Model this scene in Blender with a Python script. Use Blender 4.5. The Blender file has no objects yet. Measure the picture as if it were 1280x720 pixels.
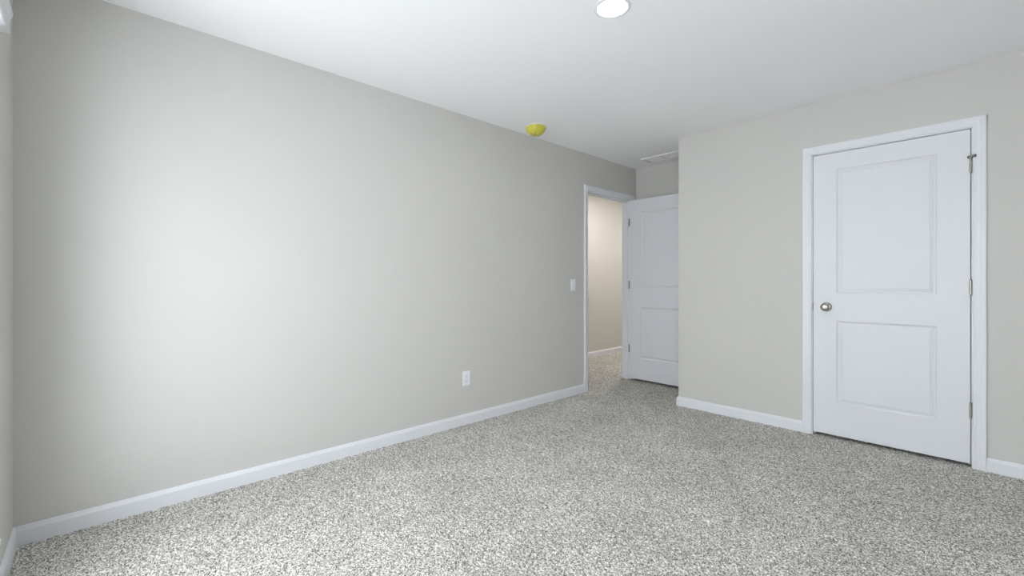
import bpy, bmesh, math
import numpy as np
from mathutils import Vector, Matrix

sc = bpy.context.scene
C = sc.collection

# ------------------------------------------------------------------ camera
CAM_H = 1.125
CAM_X = 2.824
cd = bpy.data.cameras.new('camera')
cam = bpy.data.objects.new('camera', cd)
C.objects.link(cam)
cam.location = (CAM_X, 0.0, CAM_H)
cam.rotation_euler = (math.radians(90), 0, math.atan(598.6 / 555.0))
cd.sensor_width = 36
cd.lens = 36 * 555.0 / 1280.0
cd.shift_y = -7.8 / 1280.0
cd.clip_start = 0.02
sc.camera = cam

# ------------------------------------------------------------------ light and exposure
SKY = 7.6
GROUND_FILL = 7.2             # world below the horizon, brightness raised to light the ceiling
SKY_COL = (0.955, 0.965, 1.03)
LAMP = 120.0
LAMP_COL = (1.0, 0.97, 0.93)
HALL_LAMP = 330.0
HALL_COL = (1.0, 0.93, 0.87)
sc.view_settings.view_transform = 'Standard'
sc.view_settings.look = 'None'
sc.view_settings.gamma = 1
sc.view_settings.use_curve_mapping = False
sc.view_settings.exposure = 0.25

world = bpy.data.worlds.new('sky')
sc.world = world
world.use_nodes = True
wb = world.node_tree.nodes['Background']
wn = world.node_tree.nodes; wl = world.node_tree.links
wt = wn.new('ShaderNodeTexCoord'); ws = wn.new('ShaderNodeSeparateXYZ'); wm = wn.new('ShaderNodeMapRange')
wl.new(wt.outputs['Generated'], ws.inputs[0]); wl.new(ws.outputs['Z'], wm.inputs['Value'])
wm.inputs['From Min'].default_value = -0.04; wm.inputs['From Max'].default_value = 0.04
wm.inputs['To Min'].default_value = GROUND_FILL; wm.inputs['To Max'].default_value = SKY
wb.inputs[0].default_value = (*SKY_COL, 1)
wl.new(wm.outputs[0], wb.inputs[1])
try:
    sc.cycles.use_denoising = True
    sc.cycles.max_bounces = 14
    sc.cycles.diffuse_bounces = 10
    sc.cycles.sample_clamp_indirect = 8
    sc.cycles.caustics_reflective = False
    sc.cycles.caustics_refractive = False
except Exception:
    pass

# room dimensions (metres); x = 0 is the long left wall, y runs along it away from the camera
H = 2.44
NEAR = -0.272            # window wall behind the camera
RIGHT = 4.60             # right wall, out of view
CLO_Y = 3.865            # closet wall face
CLO_X = 0.888            # corner of the closet
BACK = 4.596             # back wall of the alcove
HALL_X = -1.24           # far wall of the hall
HALL_Y0, HALL_Y1 = 2.9, 7.6
WT = 0.13                # window wall thickness
T = 0.115                # partition thickness
D1A, D1B, DH = 3.683, 4.490, 2.055      # entry doorway along y, and head height
D2A, D2B = 1.928, 2.744                 # closet doorway along x
W1 = (0.49, 1.83)        # windows in the near wall (x ranges)
W_FILL = (2.50, 3.70)  # unseen window, added to fill the closet wall and open door with light
WZ = (0.22, 2.03)

def portal(name, loc, rot, sx, sy):
    l = bpy.data.lights.new(name, 'AREA')
    l.shape = 'RECTANGLE'; l.size = sx; l.size_y = sy
    l.energy = 1
    l.cycles.is_portal = True
    o = bpy.data.objects.new(name, l); C.objects.link(o)
    o.location = loc; o.rotation_euler = rot
    return o
R90 = math.pi / 2
for W in (W1, W_FILL):
    portal('window_portal', ((W[0]+W[1])/2, NEAR-0.05, (WZ[0]+WZ[1])/2), (R90, 0, math.pi), W[1]-W[0], WZ[1]-WZ[0])

# ------------------------------------------------------------------ materials
def mat(name, col, rough=0.5, metal=0.0, bump=0.0, bscale=300, var=0.0, spec=0.5):
    m = bpy.data.materials.new(name); m.use_nodes = True
    nt = m.node_tree; n = nt.nodes; L = nt.links
    b = n['Principled BSDF']
    b.inputs['Base Color'].default_value = (*col, 1)
    b.inputs['Roughness'].default_value = rough
    b.inputs['Metallic'].default_value = metal
    b.inputs['Specular IOR Level'].default_value = spec
    tc = n.new('ShaderNodeTexCoord')
    if bump:
        no = n.new('ShaderNodeTexNoise'); no.inputs['Scale'].default_value = bscale
        no.inputs['Detail'].default_value = 3
        L.new(tc.outputs['Object'], no.inputs['Vector'])
        bp = n.new('ShaderNodeBump'); bp.inputs['Strength'].default_value = bump
        bp.inputs['Distance'].default_value = 0.001
        L.new(no.outputs['Fac'], bp.inputs['Height'])
        L.new(bp.outputs['Normal'], b.inputs['Normal'])
    if var:
        no2 = n.new('ShaderNodeTexNoise'); no2.inputs['Scale'].default_value = 2.3
        L.new(tc.outputs['Object'], no2.inputs['Vector'])
        mx = n.new('ShaderNodeMix'); mx.data_type = 'RGBA'
        mx.inputs['A'].default_value = (*[c*(1-var) for c in col], 1)
        mx.inputs['B'].default_value = (*[min(1, c*(1+var)) for c in col], 1)
        L.new(no2.outputs['Fac'], mx.inputs['Factor'])
        L.new(mx.outputs['Result'], b.inputs['Base Color'])
    return m

M_WALL = mat('greige_wall_paint', (0.595, 0.588, 0.563), 0.75, bump=0.15, bscale=220, var=0.006, spec=0.25)
M_CEIL = mat('white_ceiling_paint', (0.89, 0.89, 0.905), 0.9, bump=0.2, bscale=160, spec=0.2)
M_TRIM = mat('white_semigloss_paint', (0.735, 0.75, 0.785), 0.38, bump=0.02, bscale=90, spec=0.4)
M_DOOR = mat('white_door_paint', (0.715, 0.73, 0.765), 0.42, bump=0.05, bscale=140, spec=0.4)
M_NICKEL = mat('satin_nickel', (0.42, 0.40, 0.37), 0.32, metal=1.0, bump=0.02, bscale=400)
M_STEEL = mat('dark_nickel', (0.22, 0.21, 0.20), 0.4, metal=0.9, bump=0.02, bscale=400)
M_PLATE = mat('white_switch_plastic', (0.80, 0.83, 0.86), 0.3, bump=0.01)
M_SLOT = mat('dark_slot', (0.03, 0.03, 0.03), 0.6, bump=0.01)
M_RUBBER = mat('grey_rubber', (0.10, 0.10, 0.10), 0.7, bump=0.05)
M_YELLOW = mat('yellow_dust_cover', (0.58, 0.54, 0.07), 0.35, bump=0.15, bscale=90, var=0.12)
M_OCHRE = mat('ochre_cover_print', (0.32, 0.25, 0.05), 0.5, bump=0.1)
M_VENT = mat('white_vent_enamel', (0.78, 0.78, 0.78), 0.4, bump=0.02)
M_DUCT = mat('vent_shadow_box', (0.10, 0.10, 0.10), 0.8, bump=0.05)
M_VINYL = mat('white_window_vinyl', (0.82, 0.83, 0.84), 0.35, bump=0.02)

def emis(name, col, s):
    m = bpy.data.materials.new(name); m.use_nodes = True
    n = m.node_tree.nodes; L = m.node_tree.links
    b = n['Principled BSDF']
    b.inputs['Base Color'].default_value = (0.9, 0.9, 0.9, 1)
    b.inputs['Emission Color'].default_value = (*col, 1)
    b.inputs['Emission Strength'].default_value = s
    return m
M_LENS = emis('lit_lens', LAMP_COL, LAMP)
M_LENS_H = emis('lit_hall_lens', HALL_COL, HALL_LAMP)

def glass():
    m = bpy.data.materials.new('window_glass'); m.use_nodes = True
    nt = m.node_tree; n = nt.nodes; L = nt.links
    n.remove(n['Principled BSDF'])
    t = n.new('ShaderNodeBsdfTransparent'); g = n.new('ShaderNodeBsdfGlossy')
    t.inputs[0].default_value = (0.95, 0.97, 0.96, 1)
    g.inputs['Roughness'].default_value = 0.02
    lw = n.new('ShaderNodeLayerWeight'); lw.inputs[0].default_value = 0.5
    pw = n.new('ShaderNodeMath'); pw.operation = 'POWER'; pw.inputs[1].default_value = 5
    L.new(lw.outputs['Facing'], pw.inputs[0])
    f = n.new('ShaderNodeMath'); f.operation = 'MULTIPLY_ADD'; f.inputs[1].default_value = 0.7; f.inputs[2].default_value = 0.04
    L.new(pw.outputs[0], f.inputs[0])
    mx = n.new('ShaderNodeMixShader')
    L.new(f.outputs[0], mx.inputs[0]); L.new(t.outputs[0], mx.inputs[1]); L.new(g.outputs[0], mx.inputs[2])
    L.new(mx.outputs[0], n['Material Output'].inputs['Surface'])
    return m
M_GLASS = glass()

def carpet_mat():
    m = bpy.data.materials.new('speckled_cut_pile_carpet'); m.use_nodes = True
    nt = m.node_tree; n = nt.nodes; L = nt.links
    b = n['Principled BSDF']
    b.inputs['Roughness'].default_value = 1.0
    b.inputs['Specular IOR Level'].default_value = 0.05
    tc = n.new('ShaderNodeTexCoord')
    # twisted yarn tips: random tone for every tuft
    v = n.new('ShaderNodeTexVoronoi'); v.inputs['Scale'].default_value = 235
    L.new(tc.outputs['Object'], v.inputs['Vector'])
    sep = n.new('ShaderNodeSeparateColor'); L.new(v.outputs['Color'], sep.inputs[0])
    no = n.new('ShaderNodeTexNoise'); no.inputs['Scale'].default_value = 190
    no.inputs['Detail'].default_value = 4; no.inputs['Roughness'].default_value = 0.75
    L.new(tc.outputs['Object'], no.inputs['Vector'])
    mr = n.new('ShaderNodeMapRange'); mr.inputs['From Min'].default_value = 0.28; mr.inputs['From Max'].default_value = 0.72
    L.new(no.outputs['Fac'], mr.inputs['Value'])
    av = n.new('ShaderNodeMix'); av.data_type = 'FLOAT'; av.inputs['Factor'].default_value = 0.5
    L.new(sep.outputs[0], av.inputs['A']); L.new(mr.outputs[0], av.inputs['B'])
    cr = n.new('ShaderNodeValToRGB')
    e = cr.color_ramp.elements
    e[0].position = 0.20; e[0].color = (*CARPET[0], 1)
    e[1].position = 0.80; e[1].color = (*CARPET[3], 1)
    a = e.new(0.40); a.color = (*CARPET[1], 1)
    a = e.new(0.60); a.color = (*CARPET[2], 1)
    L.new(av.outputs['Result'], cr.inputs[0])
    # vacuum tracks and foot marks: the pile lies differently in broad soft patches
    n3 = n.new('ShaderNodeTexNoise'); n3.inputs['Scale'].default_value = 2.6
    n3.inputs['Detail'].default_value = 4; n3.inputs['Distortion'].default_value = 0.8
    L.new(tc.outputs['Object'], n3.inputs['Vector'])
    m3 = n.new('ShaderNodeMapRange'); m3.inputs['From Min'].default_value = 0.3; m3.inputs['From Max'].default_value = 0.7
    m3.inputs['To Min'].default_value = 0.91; m3.inputs['To Max'].default_value = 1.07
    L.new(n3.outputs['Fac'], m3.inputs['Value'])
    mu = n.new('ShaderNodeMix'); mu.data_type = 'RGBA'; mu.blend_type = 'MULTIPLY'; mu.inputs['Factor'].default_value = 1
    L.new(cr.outputs[0], mu.inputs['A']); L.new(m3.outputs[0], mu.inputs['B'])
    L.new(mu.outputs['Result'], b.inputs['Base Color'])
    return m
CARPET = [(0.05, 0.045, 0.038), (0.32, 0.308, 0.280), (0.60, 0.587, 0.55), (0.93, 0.92, 0.885)]
M_CARPET = carpet_mat()

# ------------------------------------------------------------------ helpers
def obj(name, bm, m, parent=None, smooth=False, bevel=0.0, seg=2):
    me = bpy.data.meshes.new(name)
    bmesh.ops.recalc_face_normals(bm, faces=bm.faces[:])
    bm.to_mesh(me); bm.free()
    me.materials.append(m)
    if smooth:
        for p in me.polygons: p.use_smooth = True
    o = bpy.data.objects.new(name, me); C.objects.link(o)
    if parent: o.parent = parent
    if bevel:
        bv = o.modifiers.new('bevel', 'BEVEL'); bv.width = bevel; bv.segments = seg; bv.limit_method = 'ANGLE'
        bv.angle_limit = math.radians(40)
    return o

def box(bm, x0, x1, y0, y1, z0, z1):
    vs = [bm.verts.new((x, y, z)) for x in (x0, x1) for y in (y0, y1) for z in (z0, z1)]
    for f in ((0,1,3,2), (4,6,7,5), (0,4,5,1), (2,3,7,6), (0,2,6,4), (1,5,7,3)):
        bm.faces.new([vs[i] for i in f])
    return bm

def B(*boxes):
    bm = bmesh.new()
    for b in boxes: box(bm, *b)
    return bm

def lathe(bm, prof, origin=(0,0,0), axis='Z', seg=40):
    """prof: list of (radius, height); closes at radius 0"""
    rings = []
    def P(r, h, a):
        c, s = r*math.cos(a), r*math.sin(a)
        v = {'Z': (c, s, h), 'Y': (c, h, s), 'X': (h, c, s)}[axis]
        return (v[0]+origin[0], v[1]+origin[1], v[2]+origin[2])
    for r, h in prof:
        if r < 1e-6: rings.append([bm.verts.new(P(0, h, 0))])
        else: rings.append([bm.verts.new(P(r, h, 2*math.pi*i/seg)) for i in range(seg)])
    for a, b in zip(rings, rings[1:]):
        for i in range(seg):
            j = (i+1) % seg
            if len(a) == 1 and len(b) == 1: continue
            if len(a) == 1: bm.faces.new((a[0], b[i], b[j]))
            elif len(b) == 1: bm.faces.new((a[i], a[j], b[0]))
            else: bm.faces.new((a[i], a[j], b[j], b[i]))
    return bm

def sweep(bm, path, prof, up):
    """extrude a closed profile (offset, height) along straight mitred path; path points carry their own
    offset direction: [(point, offset_dir)], up = vector of the profile's second axis"""
    rings = []
    for p, d in path:
        p = Vector(p); d = Vector(d)
        rings.append([bm.verts.new(p + d*a + Vector(up)*b) for a, b in prof])
    n = len(prof)
    for r0, r1 in zip(rings, rings[1:]):
        for i in range(n):
            j = (i+1) % n
            bm.faces.new((r0[i], r0[j], r1[j], r1[i]))
    bm.faces.new(rings[0]); bm.faces.new(rings[-1][::-1])
    return bm

def structure(o): o['kind'] = 'structure'; return o
def struct(name, bm, m, **k): return structure(obj(name, bm, m, **k))
def thing(name, loc, label, cat, rz=0, group=None):
    o = bpy.data.objects.new(name, None); C.objects.link(o)
    o.location = loc; o.rotation_euler = (0, 0, rz); o.empty_display_size = 0.05
    o['label'] = label; o['category'] = cat
    if group: o['group'] = group
    return o
def empty_struct(name, loc, rz=0):
    o = bpy.data.objects.new(name, None); C.objects.link(o)
    o.location = loc; o.rotation_euler = (0, 0, rz); o.empty_display_size = 0.05
    o['kind'] = 'structure'
    return o

# ------------------------------------------------------------------ shell
Z0 = -0.03
# long left wall with the entry doorway
struct('wall_left', B((-T, 0, NEAR-WT, D1A-0.018, Z0, H), (-T, 0, D1B+0.018, BACK+T, Z0, H), (-T, 0, D1A-0.018, D1B+0.018, DH+0.018, H)), M_WALL)
# window wall behind the camera
struct('wall_near', B((-T, W1[0], NEAR-WT, NEAR, Z0, H), (W1[1], W_FILL[0], NEAR-WT, NEAR, Z0, H), (W_FILL[1], RIGHT+0.2, NEAR-WT, NEAR, Z0, H),
                      (W_FILL[0], W_FILL[1], NEAR-WT, NEAR, Z0, WZ[0]), (W_FILL[0], W_FILL[1], NEAR-WT, NEAR, WZ[1], H),
                      (W1[0], W1[1], NEAR-WT, NEAR, Z0, WZ[0]), (W1[0], W1[1], NEAR-WT, NEAR, WZ[1], H)), M_WALL)
struct('wall_right', B((RIGHT, RIGHT+0.2, NEAR, BACK+T, Z0, H)), M_WALL)
# closet front with its doorway, and the closet's side
struct('wall_closet', B((CLO_X, D2A-0.018, CLO_Y, CLO_Y+T, Z0, H), (D2B+0.018, RIGHT, CLO_Y, CLO_Y+T, Z0, H),
                        (D2A-0.018, D2B+0.018, CLO_Y, CLO_Y+T, DH+0.018, H),
                        (CLO_X, CLO_X+T, CLO_Y+T, BACK, Z0, H)), M_WALL)
struct('wall_back', B((0, RIGHT, BACK, BACK+T, Z0, H)), M_WALL)
struct('wall_hall', B((HALL_X-T, HALL_X, HALL_Y0, HALL_Y1, Z0, H), (HALL_X-T, -T, HALL_Y0-T, HALL_Y0, Z0, H),
                      (HALL_X-T, 0, HALL_Y1, HALL_Y1+T, Z0, H), (-T, 0, BACK+T, HALL_Y1, Z0, H)), M_WALL)
struct('ceiling', B((HALL_X-T, RIGHT+0.2, NEAR-WT, HALL_Y1+T, H, H+0.12)), M_CEIL)

# carpet: a displaced pile surface, one mesh
def carpet():
    rng = np.random.default_rng(7)
    s = 0.0048
    xs = np.arange(HALL_X, RIGHT+s, s); ys = np.arange(NEAR, HALL_Y1+s, s)
    nx, ny = len(xs), len(ys)
    X, Y = np.meshgrid(xs, ys, indexing='ij')
    h = rng.random((nx, ny))
    # tufts: clumps of two to three cells
    k = h.copy()
    for dx, dy in ((1,0), (0,1), (-1,0), (0,-1)):
        k += 0.45*np.roll(np.roll(h, dx, 0), dy, 1)
    k = (k - k.min())/(k.max()-k.min())
    Zh = (k-0.62)*0.012
    Xj = X + (rng.random((nx, ny))-0.5)*s*0.7
    Yj = Y + (rng.random((nx, ny))-0.5)*s*0.7
    co = np.stack([Xj, Yj, Zh], -1).reshape(-1, 3)
    cxm = (X[:-1, :-1]+s/2); cym = (Y[:-1, :-1]+s/2)
    room = (cxm > -0.03) & (cym < CLO_Y+0.02)
    alc = (cxm > -0.03) & (cxm < CLO_X+0.03) & (cym < BACK+0.02)
    door = (cxm > -T-0.03) & (cxm <= 0) & (cym > D1A-0.01) & (cym < D1B+0.01)
    hall = (cxm < -T+0.02) & (cym > HALL_Y0)
    clo = (cxm > D2A-0.05) & (cxm < D2B+0.05) & (cym < CLO_Y+T+0.1)
    keep = room | alc | door | hall | clo
    I, J = np.nonzero(keep)
    idx = lambda i, j: i*ny+j
    q = np.stack([idx(I, J), idx(I+1, J), idx(I+1, J+1), idx(I, J+1)], -1)
    used = np.unique(q); remap = np.full(nx*ny, -1, np.int64); remap[used] = np.arange(len(used))
    q = remap[q].astype(np.int32); co = co[used].astype(np.float32)
    me = bpy.data.meshes.new('floor')
    me.vertices.add(len(co)); me.vertices.foreach_set('co', co.ravel())
    me.loops.add(q.size); me.loops.foreach_set('vertex_index', q.ravel())
    me.polygons.add(len(q))
    me.polygons.foreach_set('loop_start', np.arange(0, q.size, 4, dtype=np.int32))
    me.update(calc_edges=True)
    me.materials.append(M_CARPET)
    o = bpy.data.objects.new('floor', me); C.objects.link(o)
    o['kind'] = 'structure'
    return o
carpet()
struct('floor_slab', B((HALL_X-T, RIGHT+0.2, NEAR-WT, HALL_Y1+T, -0.10, -0.035)), M_DUCT)

# ------------------------------------------------------------------ baseboards
BB = [(0, 0.0), (0.014, 0.0), (0.014, 0.062), (0.0125, 0.066), (0.010, 0.069), (0.0085, 0.074), (0.006, 0.079), (0.003, 0.0815), (0, 0.0815)]
BB = [(a, b-0.008 if b == 0 else b) for a, b in BB]
def base(name, path): struct(name, sweep(bmesh.new(), path, BB, (0, 0, 1)), M_TRIM)
up = (0, 0, 1)
base('baseboard_left', [((0, NEAR, 0), (1, 1, 0)), ((0, D1A-0.063, 0), (1, 0, 0))])
base('baseboard_near', [((0, NEAR, 0), (1, 1, 0)), ((RIGHT, NEAR, 0), (-1, 1, 0))])
base('baseboard_right', [((RIGHT, NEAR, 0), (-1, 1, 0)), ((RIGHT, CLO_Y, 0), (-1, -1, 0))])
base('baseboard_closet', [((CLO_X, BACK, 0), (-1, -1, 0)), ((CLO_X, CLO_Y, 0), (-1, -1, 0)), ((D2A-0.063, CLO_Y, 0), (0, -1, 0))])
base('baseboard_closet_right', [((D2B+0.063, CLO_Y, 0), (0, -1, 0)), ((RIGHT, CLO_Y, 0), (-1, -1, 0))])
base('baseboard_back', [((0, BACK, 0), (0, -1, 0)), ((CLO_X, BACK, 0), (-1, -1, 0))])
base('baseboard_hall', [((HALL_X, HALL_Y0, 0), (1, 1, 0)), ((HALL_X, HALL_Y1, 0), (1, -1, 0))])

# ------------------------------------------------------------------ door frames: casing + jamb + stop
# casing profile: a = across the width from the inner edge outward, b = thickness off the wall
CW = 0.057
CAS = [(0, 0), (0, 0.008), (0.003, 0.0105), (0.012, 0.0115), (0.016, 0.0135), (0.030, 0.0145), (0.036, 0.0165), (0.050, 0.017), (0.055, 0.016), (CW, 0.013), (CW, 0)]
def casing(bm, a, b, zt, tr):
    """three mitred legs around an opening a..b, head zt; tr maps (along, out, z) to world"""
    r = 0.006
    pts = [((a-r, -0.008), (-1, 0)), ((a-r, zt+r), (-1, 1)), ((b+r, zt+r), (1, 1)), ((b+r, -0.008), (1, 0))]
    rings = []
    for (u, z), (du, dz) in pts:
        rings.append([bm.verts.new(tr(u+du*w, t, z+dz*w)) for w, t in CAS])
    n = len(CAS)
    for r0, r1 in zip(rings, rings[1:]):
        for i in range(n):
            j = (i+1) % n
            bm.faces.new((r0[i], r0[j], r1[j], r1[i]))
    bm.faces.new(rings[0]); bm.faces.new(rings[-1][::-1])

# entry doorway (in the left wall)
bm = bmesh.new()
casing(bm, D1A, D1B, DH, lambda u, t, z: (t, u, z))
casing(bm, D1A, D1B, DH, lambda u, t, z: (-T-t, u, z))
fr1 = struct('trim_1', bm, M_TRIM)
bm = B((-T, 0, D1A-0.018, D1A, -0.008, DH), (-T, 0, D1B, D1B+0.018, -0.008, DH), (-T, 0, D1A-0.018, D1B+0.018, DH, DH+0.018),
       (-0.075, -0.040, D1A, D1A+0.011, -0.008, DH), (-0.075, -0.040, D1B-0.011, D1B, -0.008, DH), (-0.075, -0.040, D1A+0.011, D1B-0.011, DH-0.011, DH))
obj('jamb', bm, M_TRIM, fr1, bevel=0.0015)
bm = B((-0.032, -0.004, D1A-0.0005, D1A+0.0015, 0.905, 0.965), (-0.004, 0.007, D1A-0.0005, D1A+0.002, 0.918, 0.952))
sp = obj('strike_plate', bm, M_NICKEL, fr1, bevel=0.0008)
obj('latch_hole', B((-0.026, -0.010, D1A+0.0012, D1A+0.0018, 0.921, 0.949)), M_SLOT, sp)

# closet doorway
bm = bmesh.new()
casing(bm, D2A, D2B, DH, lambda u, t, z: (u, CLO_Y-t, z))
fr2 = struct('trim_2', bm, M_TRIM)
y0 = CLO_Y
bm = B((D2A-0.018, D2A, y0, y0+T, -0.008, DH), (D2B, D2B+0.018, y0, y0+T, -0.008, DH), (D2A-0.018, D2B+0.018, y0, y0+T, DH, DH+0.018),
       (D2A, D2A+0.011, y0+0.038, y0+0.07, -0.008, DH), (D2B-0.011, D2B, y0+0.070, y0+0.100, -0.008, DH), (D2A+0.011, D2B-0.011, y0+0.070, y0+0.100, DH-0.011, DH))
obj('jamb', bm, M_TRIM, fr2, bevel=0.0015)
obj('strike_plate', B((D2A-0.0005, D2A+0.0015, y0-0.004, y0+0.030, 0.912, 0.970)), M_STEEL, fr2, bevel=0.0008)

# ------------------------------------------------------------------ doors
def door_slab(w, h, t, panels):
    """moulded two-panel slab: x 0..w, y 0..t (front face y=0), z 0..h; both faces moulded"""
    bm = bmesh.new()
    prof = [(0.0, 0.0), (0.002, 0.0025), (0.008, 0.0085), (0.013, 0.0100), (0.017, 0.0100), (0.021, 0.0070), (0.031, 0.0042), (0.034, 0.0020), (0.038, 0.0018)]
    for side in (0, 1):
        Y = (lambda d: d) if side == 0 else (lambda d: t-d)
        xs = [0, panels[0][0], panels[0][1], w]
        zs = [0, panels[0][2], panels[0][3], panels[1][2], panels[1][3], h]
        g = {(i, k): bm.verts.new((x, Y(0), z)) for i, x in enumerate(xs) for k, z in enumerate(zs)}
        for i in range(3):
            for k in range(5):
                if i == 1 and k in (1, 3): continue
                bm.faces.new((g[i, k], g[i+1, k], g[i+1, k+1], g[i, k+1]))
        for k, (a, b, c, d) in ((1, panels[0]), (3, panels[1])):
            ring = [g[1, k], g[2, k], g[2, k+1], g[1, k+1]]
            for off, dep in prof[1:]:
                nr = [bm.verts.new((x, Y(dep), z)) for x, z in ((a+off, c+off), (b-off, c+off), (b-off, d-off), (a+off, d-off))]
                for i in range(4):
                    j = (i+1) % 4
                    bm.faces.new((ring[i], ring[j], nr[j], nr[i]))
                ring = nr
            bm.faces.new(ring)
    ob = bm
    e = 0.0
    vs = [ob.verts.new((x, y, z)) for x in (0, w) for y in (e, t-e) for z in (0, h)]
    for f in ((0,1,3,2), (4,6,7,5), (0,2,6,4), (1,5,7,3)):
        ob.faces.new([vs[i] for i in f])
    bmesh.ops.remove_doubles(ob, verts=ob.verts[:], dist=1e-5)
    return ob

def knob(parent, x, y, z, sgn, m=M_NICKEL):
    """door knob whose axis is y; sgn = -1 points toward -y"""
    k = obj('knob', lathe(bmesh.new(), [(0, 0), (0.0325, 0), (0.0325, 0.003), (0.030, 0.007), (0.022, 0.0095), (0.0125, 0.011), (0.011, 0.018),
            (0.0115, 0.028), (0.016, 0.034), (0.0225, 0.040), (0.0262, 0.047), (0.0268, 0.053), (0.025, 0.059), (0.020, 0.063), (0.011, 0.0655), (0, 0.066)],
            axis='Y', seg=48), m, parent, smooth=True)
    k.location = (x, y, z)
    if sgn < 0: k.rotation_euler = (0, 0, math.pi)
    return k

def hinge_barrel(bm, x, y, z0, z1):
    r = 0.0062
    n = 5; hh = (z1-z0)/n
    prof = [(0, z0-0.002), (0.004, z0-0.002), (0.005, z0)]
    for i in range(n):
        a, b = z0+i*hh, z0+(i+1)*hh
        prof += [(r-0.0008, a+0.0002), (r, a+0.001), (r, b-0.001), (r-0.0008, b-0.0002)]
    prof += [(0.005, z1), (0.0055, z1+0.002), (0.003, z1+0.004), (0, z1+0.0045)]
    lathe(bm, prof, (x, y, 0), 'Z', 20)

# entry door: open ninety degrees, in front of the alcove's back wall
PAN1 = [(0.140, 0.668, 0.232, 0.822), (0.140, 0.668, 1.020, 1.885)]
w1 = 0.800
dy = D1B-0.046
door1 = empty_struct('door_1', (0.016, dy, 0.028))
obj('slab', door_slab(w1, 2.024, 0.035, [(0.140, w1-0.140, 0.232, 0.812), (0.140, w1-0.140, 1.020, 1.885)]), M_DOOR, door1)
knob(door1, w1-0.062, 0, 0.915, -1); knob(door1, w1-0.062, 0.035, 0.915, 1)
obj('latch_plate', B((w1-0.0003, w1+0.0012, 0.006, 0.029, 0.885, 0.943)), M_NICKEL, door1)
for za, zb in ((1.740, 1.829), (1.018, 1.107), (0.285, 0.374)):
    bm = bmesh.new()
    # leaf on the jamb, leaf on the door edge, barrel between them behind the open door
    box(bm, -0.048, -0.012, D1B-0.002-dy, D1B+0.0005-dy, za, zb)
    box(bm, -0.0015, 0.0005, 0.002, 0.034, za, zb)
    hinge_barrel(bm, -0.005, D1B-0.005-dy, za, zb)
    obj('hinge', bm, M_NICKEL, door1)

# closet door: shut, hinged on the right
w2 = D2B-D2A-0.0085
door2 = empty_struct('door_2', (D2A+0.004, CLO_Y-0.001, 0.023))
obj('slab', door_slab(w2, 2.0265, 0.035, [(0.140, w2-0.146, 0.231, 0.822), (0.140, w2-0.146, 1.020, 1.908)]), M_DOOR, door2)
knob(door2, 0.064+0.017, 0, 0.920, -1)
for i, (za, zb) in enumerate(((1.762, 1.850), (1.023, 1.112), (0.280, 0.369))):
    bm = bmesh.new()
    hinge_barrel(bm, w2+0.0015, -0.0055, za, zb)
    box(bm, w2-0.001, w2+0.0045, -0.004, 0.002, za, zb)
    hg = obj('hinge', bm, M_NICKEL, door2, smooth=False)
    if i == 0:
        zc = zb+0.008
        bm = bmesh.new()
        lathe(bm, [(0, zb+0.001), (0.010, zb+0.001), (0.010, zb+0.0045), (0, zb+0.0045)], (w2+0.0015, -0.0055, 0), 'Z', 20)
        # threaded rod arms of the hinge pin stop
        lathe(bm, [(0, 0), (0.0058, 0), (0.0058, 0.016), (0, 0.016)], (w2+0.004, -0.014, zc+0.002), 'X', 14)
        lathe(bm, [(0, 0), (0.0058, 0), (0.0058, 0.010), (0, 0.010)], (w2-0.009, -0.014, zc-0.002), 'X', 14)
        box(bm, w2-0.005, w2+0.009, -0.018, -0.003, zb+0.0045, zb+0.012)
        ds = obj('door_stop', bm, M_STEEL, hg)
        bm = bmesh.new()
        lathe(bm, [(0, 0), (0.0080, 0), (0.0090, 0.004), (0.0075, 0.010), (0, 0.010)], (w2+0.016, -0.014, zc+0.002), 'X', 18)
        lathe(bm, [(0, 0), (0.0055, 0), (0.0065, 0.004), (0.0055, 0.008), (0, 0.008)], (w2-0.013, -0.014, zc-0.002), 'X', 18)
        obj('rubber_bumper', bm, M_RUBBER, hg)

# ------------------------------------------------------------------ windows (behind the camera and to the right): daylight, the second an unseen addition for fill
def window(name, W, place):
    """frame with two sashes and glass; place maps (along, depth outward, z)"""
    def pb(bm, u0, u1, d0, d1, z0, z1):
        vs = [bm.verts.new(place(u, d, z)) for u in (u0, u1) for d in (d0, d1) for z in (z0, z1)]
        for f in ((0,1,3,2), (4,6,7,5), (0,4,5,1), (2,3,7,6), (0,2,6,4), (1,5,7,3)):
            bm.faces.new([vs[i] for i in f])
    a, b = W; z0, z1 = WZ; zm = (z0+z1)/2; m = (a+b)/2
    bm = bmesh.new(); f = 0.045
    for u0, u1 in ((a, a+f), (b-f, b), (m-0.03, m+0.03)): pb(bm, u0, u1, 0.05, 0.12, z0, z1)
    for k0, k1 in ((z0, z0+f), (z1-f, z1), (zm-0.022, zm+0.022)):
        for u0, u1 in ((a+f, m-0.03), (m+0.03, b-f)): pb(bm, u0, u1, 0.055, 0.115, k0, k1)
    w = struct(name, bm, M_VINYL)
    bm = bmesh.new()
    for u0, u1 in ((a+f, m-0.03), (m+0.03, b-f)):
        for k0, k1 in ((z0+f, zm-0.022), (zm+0.022, z1-f)): pb(bm, u0, u1, 0.084, 0.088, k0, k1)
    obj('glass', bm, M_GLASS, w)
    bm = bmesh.new(); pb(bm, a, b, -0.02, 0.05, z0-0.001, z0+0.015)
    obj('window_sill', bm, M_TRIM, w)
window('window_1', W1, lambda u, d, z: (u, NEAR-d, z))
window('fill_window', W_FILL, lambda u, d, z: (u, NEAR-d, z))

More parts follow.
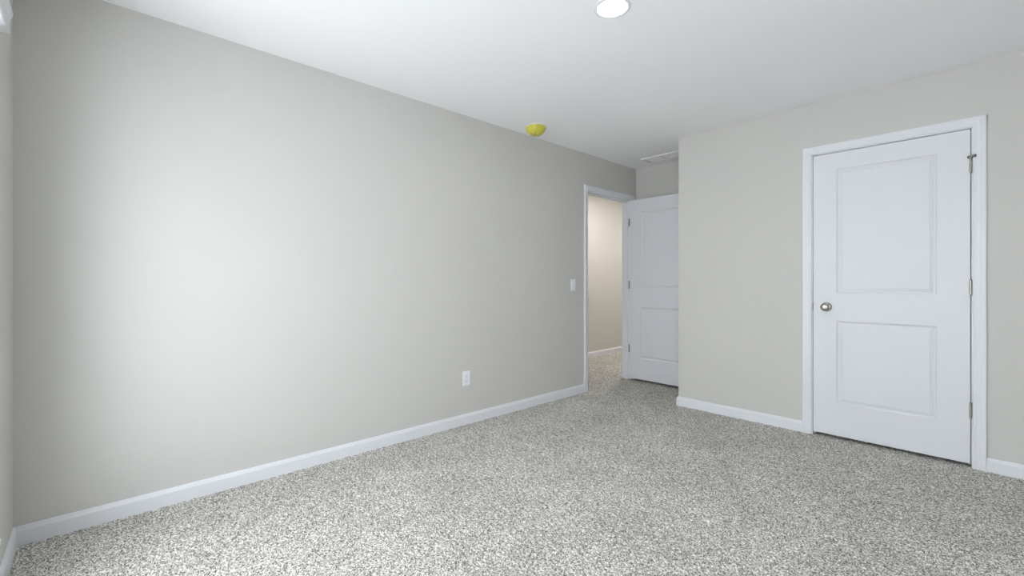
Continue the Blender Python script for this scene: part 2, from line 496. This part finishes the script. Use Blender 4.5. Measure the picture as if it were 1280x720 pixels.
# blind valance over the window: its end just enters the frame at top left
VX0, VX1 = 0.385, 2.115
t = thing('window_valance', (VX0, NEAR, 2.03), 'white window valance whose end shows in the upper left corner of the photo', 'valance')
VP = [(0, 0), (0.026, 0), (0.030, 0.006), (0.030, 0.050), (0.034, 0.058), (0.038, 0.070), (0.038, 0.080), (0, 0.080)]
bm = bmesh.new()
rings = [[bm.verts.new((x, a, b)) for a, b in VP] for x in (0, VX1-VX0)]
for i in range(len(VP)):
    j = (i+1) % len(VP); bm.faces.new((rings[0][i], rings[0][j], rings[1][j], rings[1][i]))
bm.faces.new(rings[0]); bm.faces.new(rings[1])
obj('valance_board', bm, M_TRIM, t, bevel=0.001)

# ------------------------------------------------------------------ ceiling fixtures
def downlight(x, y, lens_mat, label):
    t = thing('ceiling_light', (x, y, H), label, 'ceiling light')
    obj('trim_ring', lathe(bmesh.new(), [(0.066, -0.0005), (0.066, -0.0035), (0.072, -0.0048), (0.080, -0.0046), (0.087, -0.002), (0.088, 0.0), (0.066, 0.0), (0.066, -0.0005)], seg=64), M_TRIM, t, smooth=True)
    obj('lens', lathe(bmesh.new(), [(0.066, -0.001), (0.0655, -0.0045), (0.060, -0.0062), (0.040, -0.0075), (0, -0.008)], seg=64), lens_mat, t, smooth=True)
    return t
downlight(1.590, 1.800, M_LENS, 'round white recessed ceiling light, lit, at the top edge of the photo')
downlight(-0.42, 5.15, M_LENS_H, 'round recessed ceiling light glowing warm just beyond the entry doorway')
downlight(-0.55, 7.00, M_LENS_H, 'unseen warm ceiling light added at the far end of the hallway for extra light')  # second hall lamp, added to brighten and even out the hall wall

t = thing('smoke_alarm', (0.203, 2.705, H), 'smoke alarm in a yellow plastic dust cover on the ceiling near the left wall', 'smoke alarm')
obj('base_plate', lathe(bmesh.new(), [(0, 0), (0.080, 0), (0.080, -0.010), (0.076, -0.014), (0, -0.014)], seg=48), M_PLATE, t, smooth=False)
cv = obj('dust_cover', lathe(bmesh.new(), [(0.078, -0.008), (0.084, -0.009), (0.085, -0.016), (0.082, -0.026), (0.075, -0.042), (0.063, -0.056), (0.050, -0.066), (0.038, -0.073), (0.030, -0.0755), (0, -0.0765)], seg=48), M_YELLOW, t, smooth=True)
bm = bmesh.new()
lathe(bm, [(0.018, -0.0755), (0.024, -0.0755), (0.024, -0.0772), (0.018, -0.0772), (0.018, -0.0755)], seg=36)
for k in range(7):
    a = 2*math.pi*k/7
    v0 = len(bm.verts)
    box(bm, 0.0385, 0.0465, -0.0035, 0.0035, -0.0733, -0.0685)
    bm.verts.ensure_lookup_table()
    bmesh.ops.rotate(bm, cent=(0, 0, 0), matrix=Matrix.Rotation(a, 3, 'Z'), verts=bm.verts[v0:])
obj('printed_marking', bm, M_OCHRE, cv)

# ceiling register in front of the alcove's back wall
vx0, vx1, vy0, vy1 = 0.275, 0.685, 4.245, 4.455
t = thing('ceiling_vent', ((vx0+vx1)/2, (vy0+vy1)/2, H), 'white louvred air register on the ceiling above the open door', 'vent')
hx, hy = (vx1-vx0)/2, (vy1-vy0)/2
bm = bmesh.new()
fo, fi = 1.0, 0.024
def fring(x, y, z): return [bm.verts.new(p) for p in ((-x, -y, z), (x, -y, z), (x, y, z), (-x, y, z))]
R = [fring(hx, hy, 0), fring(hx, hy, -0.008), fring(hx-0.004, hy-0.004, -0.012), fring(hx-fi, hy-fi, -0.010), fring(hx-fi, hy-fi, 0)]
for a, b in zip(R, R[1:]):
    for i in range(4):
        j = (i+1) % 4; bm.faces.new((a[i], a[j], b[j], b[i]))
box(bm, -0.007, 0.007, -hy+fi, hy-fi, -0.010, -0.001)
obj('frame', bm, M_VENT, t)
for s in (-1, 1):
    n = 12
    x0, x1 = (0.013, hx-fi-0.006) if s > 0 else (-hx+fi+0.006, -0.013)
    bm = bmesh.new()
    for k in range(n):
        yy = -hy+fi+0.012+(2*(hy-fi)-0.024)*k/(n-1)
        v0 = len(bm.verts)
        box(bm, x0, x1, yy-0.0045, yy+0.0045, -0.0062, -0.0054)
        bm.verts.ensure_lookup_table()
        bmesh.ops.rotate(bm, cent=(0, yy, -0.0058), matrix=Matrix.Rotation(math.radians(-24), 3, 'X'), verts=bm.verts[v0:])
    obj('louvre', bm, M_VENT, t)
obj('duct_shade_sheet', B((-hx+fi, hx-fi, -hy+fi, hy-fi, -0.0012, -0.0002)), M_DUCT, t)  # thin dark sheet, its colour stands for the shade inside the duct

# ------------------------------------------------------------------ wall plates
def plate_bm(w, h, d):
    """bevelled plate lying on x=0, facing +x"""
    bm = bmesh.new()
    def ring(y, z, x): return [bm.verts.new(p) for p in ((x, -y, -z), (x, y, -z), (x, y, z), (x, -y, z))]
    R = [ring(w/2, h/2, 0), ring(w/2, h/2, d*0.5), ring(w/2-0.004, h/2-0.004, d)]
    for a, b in zip(R, R[1:]):
        for i in range(4):
            j = (i+1) % 4; bm.faces.new((a[i], a[j], b[j], b[i]))
    bm.faces.new(R[-1]); bm.faces.new(R[0][::-1])
    return bm
t = thing('light_switch', (0, 3.445, 1.093), 'white rocker light switch on the left wall beside the doorway', 'light switch')
obj('cover_plate', plate_bm(0.070, 0.116, 0.006), M_PLATE, t)
bm = bmesh.new()
v = [bm.verts.new(p) for p in ((0.0055, -0.0165, -0.0335), (0.0055, 0.0165, -0.0335), (0.0055, 0.0165, 0.0335), (0.0055, -0.0165, 0.0335),
                               (0.0110, -0.0160, -0.0330), (0.0110, 0.0160, -0.0330), (0.0072, 0.0160, 0.0330), (0.0072, -0.0160, 0.0330))]
for f in ((0,1,5,4), (1,2,6,5), (2,3,7,6), (3,0,4,7), (4,5,6,7), (3,2,1,0)): bm.faces.new([v[i] for i in f])
obj('rocker', bm, M_PLATE, t)
for z in (-0.048, 0.048):
    obj('screw', lathe(bmesh.new(), [(0, 0.0055), (0.003, 0.0055), (0.0028, 0.0068), (0, 0.007)], (0, 0, z), 'X', 14), M_PLATE, t)

t = thing('wall_outlet', (0, 2.124, 0.360), 'white duplex power outlet low on the left wall above the baseboard', 'outlet')
obj('cover_plate', plate_bm(0.070, 0.116, 0.006), M_PLATE, t)
for z in (-0.0195, 0.0195):
    bm = bmesh.new()
    pts = []
    for k in range(28):
        a = 2*math.pi*k/28
        yy, zz = 0.0168*math.cos(a), 0.0168*math.sin(a)
        zz = max(-0.0135, min(0.0135, zz)); pts.append((yy, zz+z))
    lo = [bm.verts.new((0.0055, a, b)) for a, b in pts]; hi = [bm.verts.new((0.0078, a, b)) for a, b in pts]
    for i in range(28):
        j = (i+1) % 28; bm.faces.new((lo[i], lo[j], hi[j], hi[i]))
    bm.faces.new(hi)
    r = obj('receptacle', bm, M_PLATE, t)
    bm = B((0.0070, 0.0080, -0.0075, -0.0052, z-0.001, z+0.008), (0.0070, 0.0080, 0.0052, 0.0072, z-0.001, z+0.007))
    lathe(bm, [(0, 0.0070), (0.0025, 0.0070), (0.0025, 0.0080), (0, 0.0080)], (0, 0, z-0.008), 'X', 12)
    obj('slot', bm, M_SLOT, r)
obj('screw', lathe(bmesh.new(), [(0, 0.0055), (0.003, 0.0055), (0.0028, 0.0068), (0, 0.007)], (0, 0, 0), 'X', 14), M_PLATE, t)
